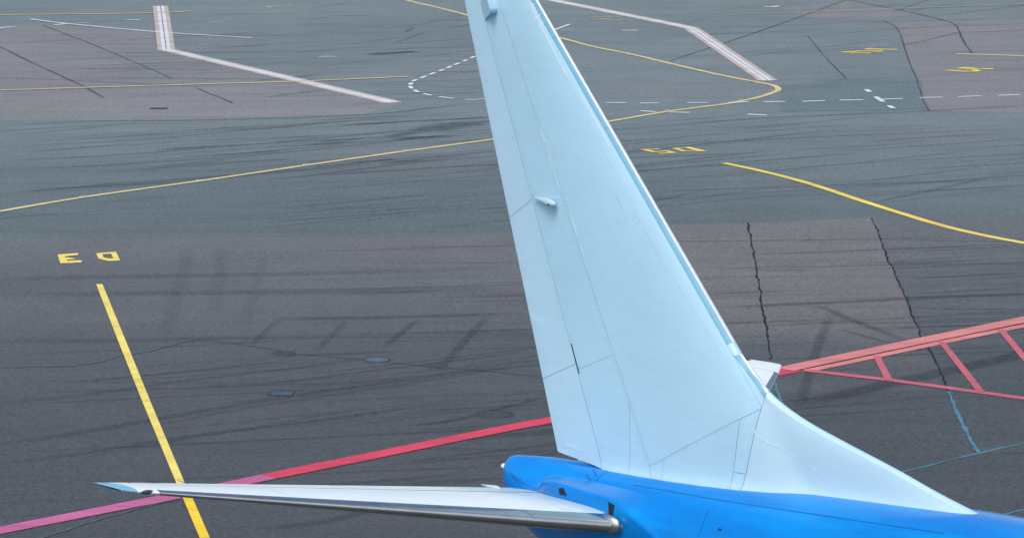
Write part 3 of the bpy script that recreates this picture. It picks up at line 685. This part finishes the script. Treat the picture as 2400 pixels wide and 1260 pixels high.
def fin_panel(name, hps, mat, parent, gap=.008, lift=0.0, half=fin_half, grid=None, bottom=None):
    bm = fin_grid(*(grid or (5.3, 12.78, 150, 0, 1, 64, LE_ALL, FIN_TE)))
    half_planes_cut(bm, hps, gap)
    vs = list(bm.verts); idx = {v: i for i, v in enumerate(vs)}
    edge = [abs(v.co.x - LE_ALL(v.co.z)) < 1e-4 or abs(v.co.x - FIN_TE(v.co.z)) < 1e-4 for v in vs]
    fs = [[idx[v] for v in f.verts] for f in bm.faces]
    star = [(v.co.x, -(0 if edge[i] else half(v.co.x, v.co.z) + lift), v.co.z) for i, v in enumerate(vs)]
    bm.free()
    def finish(V, F):
        o = mesh(name, V, F, M[mat], parent, True)
        b2 = bmesh.new(); b2.from_mesh(o.data); bmesh.ops.remove_doubles(b2, verts=b2.verts, dist=1e-5)
        bmesh.ops.recalc_face_normals(b2, faces=b2.faces); b2.to_mesh(o.data); b2.free()
        o.data.set_sharp_from_angle(angle=R(70))
        return o
    port = [(x, -y, z) for x, y, z in star]; n = len(star)
    if any(edge):                                     # wraps round an edge: both sides in one piece
        return finish(star + port, [tuple(f) for f in fs] + [tuple(n + i for i in reversed(f)) for f in fs])
    finish(port, [tuple(reversed(f)) for f in fs])
    return finish(star, [tuple(f) for f in fs])

H1, H2 = [(-0.446, 11.935), (2.162, 5.519)]                       # rudder hinge line, top to bottom
S1, S2 = [(0.626, 10.887), (3.248, 5.74)]                      # rear spar joint
E1, E2 = (FIN_LE(12.6) - .10, 12.6), (FIN_LE(7.7) - .10, 7.7)
N1, N2 = (FIN_LE(12.6) - .014, 12.6), (FIN_LE(7.7) - .014, 7.7)                         # back edge of the leading edge caps
DG1, DG2 = [(3.357, 5.747), (5.096, 6.696)]                    # slanted joint above the root
DF1, DF2 = [(5.489, 7.188), (5.25, 5.695)]                    # joint of the dorsal fin
AP1, AP2 = [(5.111, 6.76), (5.024, 5.68)]
TOP = ((-5, 12.72), (5, 12.72))
def left_of(p, q): return (p, q)
up = lambda a, b: (a, b) if a[1] < b[1] else (b, a)        # oriented upward: left side = aft
def aft(a, b): return up(a, b)
def fwd(a, b): p, q = up(a, b); return (q, p)
below = lambda a, b: ((a, b) if a[0] > b[0] else (b, a))   # heading aft: left side = below
above = lambda a, b: ((a, b) if a[0] < b[0] else (b, a))
ROOTCUT = above((0, 5.33), (11, 5.66))

def core_half(x, z): return max(.003, fin_half(x, z) - .014)
fin = fin_panel("vertical_fin", [fwd(H1, H2), below((-5, 12.70), (5, 12.70))], "panel_gap", plane, .05, 0, core_half)
RB1, RB2 = [(1.111, 5.546), (2.093, 5.477)]
rud = fin_panel("rudder", [aft(H1, H2), below((-5, 12.70), (5, 12.70)), above((RB1[0], RB1[1]), (RB2[0], RB2[1]))], "panel_gap", plane, .05, 0, core_half)
RL1, RL2 = [(0.87, 6.726), (1.469, 6.991)]
rb = above(RB1, RB2)
fin_panel("rudder_panel", [aft(H1, H2), rb, below(RL1, RL2)], "rudder_paint", rud, .008)
RM1, RM2 = [(0.211, 9.286), (0.51, 9.464)]
fin_panel("rudder_panel", [aft(H1, H2), above(RL1, RL2), below(RM1, RM2)], "rudder_paint", rud, .006)
fin_panel("rudder_panel", [aft(H1, H2), above(RM1, RM2), below(*TOP)], "rudder_paint", rud, .006)
# strip between hinge and rear spar
TS1, TS2 = [(1.769, 7.014), (2.352, 7.259)]
TT1, TT2 = [(0.623, 9.537), (1.203, 9.542)]
SB1, SB2 = [(2.812, 6.039), (2.816, 5.508)]
fin_panel("skin_panel", [fwd(H1, H2), aft(S1, S2), below(*TOP), above(TT1, TT2)], "fin_paint", fin, .0035)
fin_panel("skin_panel", [fwd(H1, H2), aft(S1, S2), below(TT1, TT2), above(TS1, TS2)], "fin_paint", fin, .0035)
fin_panel("skin_panel", [fwd(H1, H2), aft(S1, S2), below(TS1, TS2), ROOTCUT, aft(SB1, SB2)], "fin_paint", fin, .0045)
fin_panel("skin_panel", [fwd(H1, H2), aft(S1, S2), below(TS1, TS2), ROOTCUT, fwd(SB1, SB2)], "fin_paint", fin, .0045)
# main box, root panels, access panel
APX1, APX2 = [(5.119, 6.786), (5.482, 6.853)]
fin_panel("skin_panel", [fwd(S1, S2), aft(E1, E2), below(*TOP), above(DG1, DG2), aft(DF1, DF2)], "fin_paint", fin, .0045)
VX1, VX2 = [(3.581, 5.884), (3.584, 5.582)]
fin_panel("skin_panel", [fwd(S1, S2), below(DG1, DG2), ROOTCUT, aft(VX1, VX2)], "fin_paint", fin, .0045)
fin_panel("skin_panel", [fwd(VX1, VX2), fwd(S1, S2), below(DG1, DG2), ROOTCUT, aft(AP1, AP2)], "fin_paint", fin, .0045)
AX1, AX2 = [(5.039, 5.898), (5.337, 5.914)]
fin_panel("access_panel", [fwd(AP1, AP2), aft(DF1, DF2), below(DG1, DG2), above(AX1, AX2)], "fin_paint", fin, .007)
fin_panel("access_panel", [fwd(AP1, AP2), aft(DF1, DF2), below(AX1, AX2), ROOTCUT], "fin_paint", fin, .007)
fin_panel("dorsal_fin", [fwd(DF1, DF2), ROOTCUT], "dorsal_paint", fin, .010)
# leading edge caps
zs = [12.72, 12.05, 11.4, 10.75, 10.1, 9.45, 8.8, 8.15, 7.78]
for a, b in zip(zs, zs[1:]):
    xa, xb = FIN_LE(a), FIN_LE(b)
    fin_panel("leading_edge_cap", [fwd(E1, E2), aft(N1, N2), below((xa - 1, a - .5), (xa + 1, a + .5)), above((xb - 1, b - .5), (xb + 1, b + .5)), aft(DF1, DF2)], "fin_edge_reflection", fin, .003, .002)
    fin_panel("leading_edge_nose", [fwd(N1, N2), below((xa - 1, a - .5), (xa + 1, a + .5)), above((xb - 1, b - .5), (xb + 1, b + .5)), aft(DF1, DF2)], "fin_nose_metal", fin, .003, .002)
xb = FIN_LE(7.78)
xc = FIN_LE(7.62)
fin_panel("leading_edge_cap", [fwd(E1, E2), below((xb - 1, 7.28), (xb + 1, 8.28)), above((xc - 1, 7.12), (xc + 1, 8.12)), aft(DF1, DF2)], "fin_paint", fin, .004, .002)
L1, L2 = (LE_ALL(7.62) - .10, 7.62), (LE_ALL(7.2) - .10, 7.2)
K1, K2 = (LE_ALL(7.62) - .016, 7.62), (LE_ALL(7.2) - .016, 7.2)
lo = below((xc - 1, 7.12), (xc + 1, 8.12))
fin_panel("leading_edge_cap", [fwd(L1, L2), aft(K1, K2), lo, aft(DF1, DF2)], "fin_edge_reflection", fin, .003, .003)
fin_panel("leading_edge_nose", [fwd(K1, K2), lo, aft(DF1, DF2)], "fin_nose_metal", fin, .003, .003)
fin_panel("skin_panel", [aft(L1, L2), fwd(E1, E2), lo, aft(DF1, DF2)], "fin_paint", fin, .003)

# rudder hinge fairing (teardrop) and balance horn
def teardrop(name, a, b, rad, mat, parent, squash=.6, off=0.0):
    """streamlined pod from tail point a to nose point b, in fin coordinates (x, y, z)"""
    a, b = Vector(a), Vector(b); ax = (b - a).normalized(); L = (b - a).length
    sidev = Vector((0, -1, 0)); upv = ax.cross(sidev).normalized(); n, m_ = 16, 14; V, F = [], []
    for i in range(m_ + 1):
        t = i / m_; rr = rad * (math.sqrt(max(0, 1 - ((t - .72) / .28)**2)) if t > .72 else (t / .72)**.75)
        for k in range(n):
            an = 2 * math.pi * k / n
            V.append(a + ax * L * t + upv * rr * squash * math.sin(an) + sidev * rr * math.cos(an))
    for i in range(m_):
        for k in range(n): F.append((i * n + k, i * n + (k + 1) % n, (i + 1) * n + (k + 1) % n, (i + 1) * n + k))
    return mesh(name, V, F, M[mat], parent, True)
T1, T2 = [(0.608, 9.54), (1.207, 9.481)]
pod = teardrop("hinge_fairing", (T1[0], -.13, T1[1]), (T2[0], -.21, T2[1]), .062, "stabilizer_paint", fin, 1.0)
hp = Vector((T2[0], -.262, T2[1])) + Vector((-.10, -.008, -.005))
bm = bmesh.new(); bmesh.ops.create_icosphere(bm, subdivisions=2, radius=.016, matrix=Matrix.Translation(hp)); me = bpy.data.meshes.new("drain_hole"); bm.to_mesh(me); bm.free()
link("drain_hole", me, M["gap_black"], pod)
def horn():
    """balance horn: forward part of the rudder tip, standing proud of the fin as the rudder is turned a little"""
    pts = [(-0.513, 12.733), (-0.367, 12.741), (-0.328, 12.623), (-0.294, 12.545), (-0.26, 12.474), (-0.236, 12.409), (-0.241, 12.375), (-0.27, 12.347), (-0.348, 12.309), (-0.446, 12.263), (-0.554, 12.21), (-0.632, 12.379)]
    n = len(pts); hx = lambda z: H1[0] + (H2[0] - H1[0]) * (z - H1[1]) / (H2[1] - H1[1])
    out, inn = [], []
    for x, z in pts:
        h = fin_half(max(x, FIN_TE(min(z, 12.7)) + .02), min(z, 12.7))
        out.append((x, -(h + .006 + .42 * max(0.0, x - hx(z))), z)); inn.append((x, -(h - .02), z))
    o = mesh("balance_horn", out + inn, [tuple(range(n))] + [(k, n + k, n + (k + 1) % n, (k + 1) % n) for k in range(n)], M["rudder_paint"], rud)
    b2 = bmesh.new(); b2.from_mesh(o.data); bmesh.ops.recalc_face_normals(b2, faces=b2.faces); b2.to_mesh(o.data); b2.free()
    return o
horn()
# slits and short joints seen on the skin
def skin_slit(name, a, b, w, mat, parent):
    (x0, z0), (x1, z1) = a, b; V = []; n = 10
    d = Vector((x1 - x0, 0, z1 - z0)).normalized(); s = Vector((-d.z, 0, d.x)) * w / 2
    for i in range(n + 1):
        x, z = x0 + (x1 - x0) * i / n, z0 + (z1 - z0) * i / n
        for k in (1, -1):
            px, pz = x + s.x * k, z + s.z * k
            V.append((px, -(fin_half(px, pz) + .004), pz))
    return mesh(name, V, [(2 * i, 2 * i + 1, 2 * i + 3, 2 * i + 2) for i in range(n)], M[mat], parent)
skin_slit("hinge_slit", *[(1.452, 7.331), (1.633, 6.885)], .022, "gap_black", rud)
skin_slit("scratch", *[(2.45, 9.752), (2.587, 9.564)], .016, "stabilizer_paint", fin)
skin_slit("scratch", *[(2.651, 9.48), (2.697, 9.4)], .014, "stabilizer_paint", fin)

simple("rivet_tone", (.20, .40, .52), .6)
aircraft_paint("scuff_pale", (.50, .68, .79), .5, 0)
def rivets(rows, parent, half=fin_half):
    V, F = [], []
    for (x0, z0), (x1, z1) in rows:
        L = math.hypot(x1 - x0, z1 - z0); n = int(L / .075)
        for i in range(n + 1):
            t = i / n; x, z = x0 + (x1 - x0) * t, z0 + (z1 - z0) * t; b = len(V)
            if random.random() < .25: continue
            for k in range(6):
                px, pz = x + .0075 * math.cos(k * math.pi / 3), z + .0075 * math.sin(k * math.pi / 3)
                V.append((px, -(half(px, pz) + .003), pz))
            F.append(tuple(range(b, b + 6)))
    o = mesh("rivets", V, F, M["rivet_tone"], parent); o["kind"] = "stuff"; return o
def shift(a, b, d): return ((a[0] + d, a[1]), (b[0] + d, b[1]))
rivets([shift(H1, H2, .09), shift(S1, S2, .05), shift(S1, S2, -.06), shift(DG1, DG2, .05), shift(AP1, AP2, -.05), shift(DF1, DF2, -.05), [(2.837, 9.513), (4.267, 8)], [(4.267, 8), (5.379, 6.873)],
  [(1.904, 8.397), (2.138, 7.863)], [(1.15, 11.649), (3.539, 8.682)], [(2.271, 7.686), (4.342, 6.471)], [(3.632, 7.082), (4.846, 7.603)], [(1.667, 8.997), (3.81, 9.805)]], fin)
rivets([shift(H1, H2, -.07), [(0.261, 8.428), (0.743, 8.617)], [(-0.079, 10.351), (0.405, 10.527)]], rud)
def scuff(name, pts, widths, parent):
    """ragged pale wear on the skin along a path of (x, z)"""
    q = smooth_path(pts, 8); V = []
    for i, (x, z) in enumerate(q):
        a, b = q[max(0, i - 1)], q[min(len(q) - 1, i + 1)]; d = Vector((b[0] - a[0], 0, b[1] - a[1])).normalized(); sd_ = Vector((-d.z, 0, d.x))
        t = i / (len(q) - 1); w = (widths[0] + (widths[1] - widths[0]) * t) * (.35 + .9 * random.random()) / 2 * min(1, t * 8 + .05, (1 - t) * 8 + .05)
        for k in (1, -1):
            px, pz = x + sd_.x * w * k, z + sd_.z * w * k; V.append((px, -(fin_half(px, pz) + .0035), pz))
    return mesh(name, V, [(2 * i, 2 * i + 1, 2 * i + 3, 2 * i + 2) for i in range(len(q) - 1)], M["scuff_pale"], parent, True)
scuff("scuff", [(0.471, 12.575), (0.604, 12.398), (0.775, 12.178), (0.965, 11.928), (1.191, 11.648), (1.407, 11.401)], (.10, .05), fin)
scuff("scuff", [(1.586, 11.252), (1.846, 10.966), (2.105, 10.661), (2.308, 10.418)], (.05, .03), fin)
scuff("scuff", [(5.372, 6.611), (5.415, 6.528), (5.619, 6.426), (5.888, 6.372), (6.189, 6.26), (6.454, 6.157), (6.824, 6.016), (7.19, 5.875)], (.035, .03), fin)
scuff("scuff", [(1.247, 5.696), (1.456, 5.708), (1.664, 5.652)], (.10, .06), rud)
scuff("scuff", [(0.748, 10.63), (0.939, 10.349), (1.081, 9.997), (1.271, 9.651)], (.05, .03), fin)
scuff("scuff", [(1.48, 9.343), (1.687, 8.935), (1.875, 8.493)], (.05, .03), fin)

# --- horizontal stabilizers (mirrored pair)
ST_LE = lambda y: 4.22 - .683 * y
ST_TE = lambda y: .42 - .2606 * y
ST_Z = lambda y: 4.92 + (y - 1.0) * .1356
def st_half(x, y):
    c = ST_LE(y) - ST_TE(y)
    return max((.118 - .02 * min(1, y / 7)) * c * naca((ST_LE(y) - x) / c), .004)
def st_mid(x, y):
    c = ST_LE(y) - ST_TE(y); u = (ST_LE(y) - x) / c
    return ST_Z(y) + .07 * u * u * max(0, (7.175 - y) / 6.2) - .0
def tip_le(y):      # rounded tip
    t = max(0.0, (y - 6.72) / .455); return ST_LE(y) - .03 * t * t
def st_panel(name, side, y0, y1, u0, u1, mat, parent, gap=.004, lift=0.0, ny=40, nu=22, both=True):
    """panel between span stations y0..y1 and chord fractions u0..u1 of the stabilizer"""
    n = nu + 1
    def pos(y, u, sg):
        le = min(ST_LE(y), tip_le(y)); te = ST_TE(y); x = le + (te - le) * u
        h = st_half(x, y) * (1 if y < 7.0 else max(.0, math.sqrt(max(0, 1 - ((y - 7.0) / .176)**2))))
        if u <= 1e-6 or u >= 1 - 1e-6: h = -lift
        return (x, -side * y, st_mid(x, y) + sg * (h + lift))
    def half_mesh(sg):
        V, F = [], []
        for i in range(ny + 1):
            y = y0 + gap / 2 + (y1 - y0 - gap) * i / ny
            for j in range(n):
                t = j / nu; t = t * t if u0 == 0 else t
                u = u0 + (u1 - u0) * t
                if u0 > 0 and j == 0: u += gap / 4
                V.append(pos(y, u, sg))
        for i in range(ny):
            for j in range(nu): F.append((i * n + j, i * n + j + 1, (i + 1) * n + j + 1, (i + 1) * n + j))
        return V, F
    def finish(V, F, flip):
        o = mesh(name, V, F, M[mat], parent, True)
        b2 = bmesh.new(); b2.from_mesh(o.data); bmesh.ops.remove_doubles(b2, verts=b2.verts, dist=1e-4); bmesh.ops.recalc_face_normals(b2, faces=b2.faces); b2.to_mesh(o.data); b2.free()
        o.data.set_sharp_from_angle(angle=R(70))
        return o
    V1, F1 = half_mesh(1); V2, F2 = half_mesh(-1)
    if u0 == 0 or u1 == 1:
        k = len(V1); return finish(V1 + V2, F1 + [tuple(k + q for q in f) for f in F2], False)
    finish(V2, F2, True)
    return finish(V1, F1, False)
for side in (1, -1):
    st = st_panel("horizontal_stabilizer", side, .35, 7.0, 0, 1, "panel_gap", plane, 0, -.010, 50, 30)
    joints = [.75, 1.12, 2.15, 4.05, 5.6, 6.72]
    for a, b in zip(joints, joints[1:]): st_panel("leading_edge_cap", side, a, b, 0, .10, "edge_metal", st, .008, .003, 14, 14)
    ribs = [.35, 2.9, 5.0, 6.72]
    for a, b in zip(ribs, ribs[1:]): st_panel("skin_panel", side, a, b, .10, .70, "stabilizer_paint", st, .004)
    for a, b in ((.42, 3.4), (3.4, 6.3)): st_panel("elevator", side, a, b, .716, 1, "stabilizer_paint", st, .012)
    st_panel("skin_panel", side, 6.3, 6.72, .707, 1, "stabilizer_paint", st, .006)
    st_panel("skin_panel", side, 6.72, 6.99, 0, 1, "stabilizer_paint", st, .004, .002)
    st_panel("tip_cap", side, 6.99, 7.175, 0, 1, "tip_blue" if side == 1 else "stabilizer_paint", st, .002, .002)
    for y in (5.7, 6.2, 6.6, 6.95, 7.12):
        x = ST_TE(y); z = st_mid(x, y); L = .22
        V = [Vector((x + .06, -side * y + a, z + b)) for a, b in ((-.008, 0), (.008, 0), (0, .014))] + [Vector((x - L, -side * y + a, z + .01 + b)) for a, b in ((-.003, 0), (.003, 0), (0, .005))]
        mesh("static_wick", V, [(0, 1, 4, 3), (1, 2, 5, 4), (2, 0, 3, 5), (3, 4, 5)], M["wick_dark"], st)
    if side == 1:
      bm = bmesh.new(); bmesh.ops.create_uvsphere(bm, u_segments=12, v_segments=8, radius=1)
      for v in bm.verts: v.co = Vector((ST_LE(6.86) - .03 + v.co.x * .05 - v.co.y * .03, -side * (6.86 + v.co.y * .10), st_mid(ST_LE(6.86), 6.86) + .004 + v.co.z * .030))
      me = bpy.data.meshes.new("edge_bumper"); bm.to_mesh(me); bm.free(); link("edge_bumper", me, M["wick_dark"], st)
    # rounded inner end of the leading edge
    bm = bmesh.new(); bmesh.ops.create_uvsphere(bm, u_segments=20, v_segments=14, radius=1)
    for v in bm.verts:
        q = v.co.copy(); v.co = Vector((3.26 + q.x * .27 - q.y * side * .0, -side * (1.10 + q.y * .10) , 4.955 + q.z * .150))
    me = bpy.data.meshes.new("root_nose"); bm.to_mesh(me); bm.free(); me.polygons.foreach_set("use_smooth", [True] * len(me.polygons)); link("root_nose", me, M["edge_metal"], st)
    # small bumps by the root
    teardrop("hinge_fairing", (ST_TE(.75) - .12, -side * .78, st_mid(ST_TE(.75), .75) + .03), (ST_TE(.75) + .34, -side * .78, st_mid(ST_TE(.75) + .5, .75) + .06), .048, "stabilizer_paint", st, .7)

# --- root fairings where the stabilizers pass into the tail
RIDGE = [(.05, 5.17, .2), (.5, 5.12, .345), (1.0, 5.06, .49), (1.2, 5.09, .56), (1.35, 5.19, .66), (1.6, 5.27, .80), (2.05, 5.305, .93), (2.6, 5.30, 1.0), (3.22, 5.275, 1.03), (3.7, 5.14, 1.06), (4.2, 4.94, 1.10), (4.6, 4.72, 1.14), (5.0, 4.45, 1.19), (5.4, 4.22, 1.245), (5.7, 4.05, 1.28)]
RZ = [(a, b) for a, b, c in RIDGE]; RY = [(a, c) for a, b, c in RIDGE]
def root_fairing(side):
    xs = [.05 + i * .06 for i in range(95)]; xs = [x for x in xs if x <= 5.7]; V, F = [], []
    prof_n = 0
    for x in xs:
        zr, yr = lerp_table(RZ, x), lerp_table(RY, x)
        e = min(1, (x - .05) / .5, (5.7 - x) / .5)
        zb = lerp_table(BELLY, x); zt = lerp_table(CROWN, x)
        P0 = fus_point(x, R(34)); P1 = fus_point(x, R(38))
        low = fus_point(x, R(112))
        y0, z0 = -P0[1] * .97, P0[2] - .012
        zc_, w_ = zt - (zt - zb) * .47, lerp_table(HALFW, x)
        skin_y = lambda z: w_ * math.sqrt(max(0.0, 1 - ((z - zc_) / ((zt - zc_) if z > zc_ else (zc_ - zb))) ** 2))
        prof = []
        for j in range(11):                       # leaves the round skin tangentially and sweeps out to the ridge
            t = j / 10; zz = z0 + (zr + .02 - z0) * t
            prof.append((skin_y(zz) - .012 + (yr - .02 - skin_y(zr + .02) + .012) * t ** 2.2, zz))
        prof += [(yr - .012, zr + .012), (yr, zr - .015), (yr + .004, zr - .05)]
        for t in (.2, .45, .7, .9, 1.0):
            zz = zr - .05 + (low[2] - zr + .05) * t
            yy = yr + (-low[1] * .96 - yr) * t ** 2.2
            prof.append((yy, zz))
        prof_n = len(prof)
        k = min(1.0, max(0.0, (5.7 - x) / 1.4)); k = k * k * (3 - 2 * k)
        k2 = min(1.0, (x - .05) / .35); k *= k2 * k2 * (3 - 2 * k2)
        zc = zt - (zt - zb) * .47; w = lerp_table(HALFW, x)
        for yy, zz in prof:
            q = (zz - zc) / ((zt - zc) if zz > zc else (zc - zb)); ys = w * math.sqrt(max(0.0, 1 - q * q)) - .012
            V.append((x, -side * (ys + (yy - ys) * k), zz))
    for i in range(len(xs) - 1):
        for j in range(prof_n - 1): F.append((i * prof_n + j, i * prof_n + j + 1, (i + 1) * prof_n + j + 1, (i + 1) * prof_n + j))
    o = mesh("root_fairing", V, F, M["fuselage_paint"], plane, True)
    b2 = bmesh.new(); b2.from_mesh(o.data); bmesh.ops.recalc_face_normals(b2, faces=b2.faces); b2.to_mesh(o.data); b2.free()
    for pts in ([(2.025, 5.268), (2.156, 5.316), (2.24, 5.19), (2.054, 5.172)], [(3.201, 5.278), (3.345, 5.289), (3.302, 5.079), (3.211, 5.09)]):
        pts = [(x, min(z, lerp_table(RZ, x) - .012)) for x, z in pts]
        mesh("gap_plate", [(x, -side * (lerp_table(RY, x) + .006), z) for x, z in pts] + [(x, -side * (lerp_table(RY, x) - .05), z) for x, z in pts], [(0, 1, 2, 3), (0, 4, 5, 1), (1, 5, 6, 2), (2, 6, 7, 3), (3, 7, 4, 0)], M["gap_black"], o)
    return o
root_fairing(1); root_fairing(-1)

# tail light
n = 14; V = []; F = []
for x, r_ in ((.0, .035), (-.10, .035), (-.12, .045), (-.16, .045), (-.19, .03), (-.20, .006)):
    for k in range(n): V.append((x - .03, r_ * math.cos(2 * math.pi * k / n), 5.12 + r_ * math.sin(2 * math.pi * k / n)))
for i in range(5):
    for k in range(n): F.append((i * n + k, i * n + (k + 1) % n, (i + 1) * n + (k + 1) % n, (i + 1) * n + k))
mesh("tail_light", V, F, M["lens_white"], plane, True)
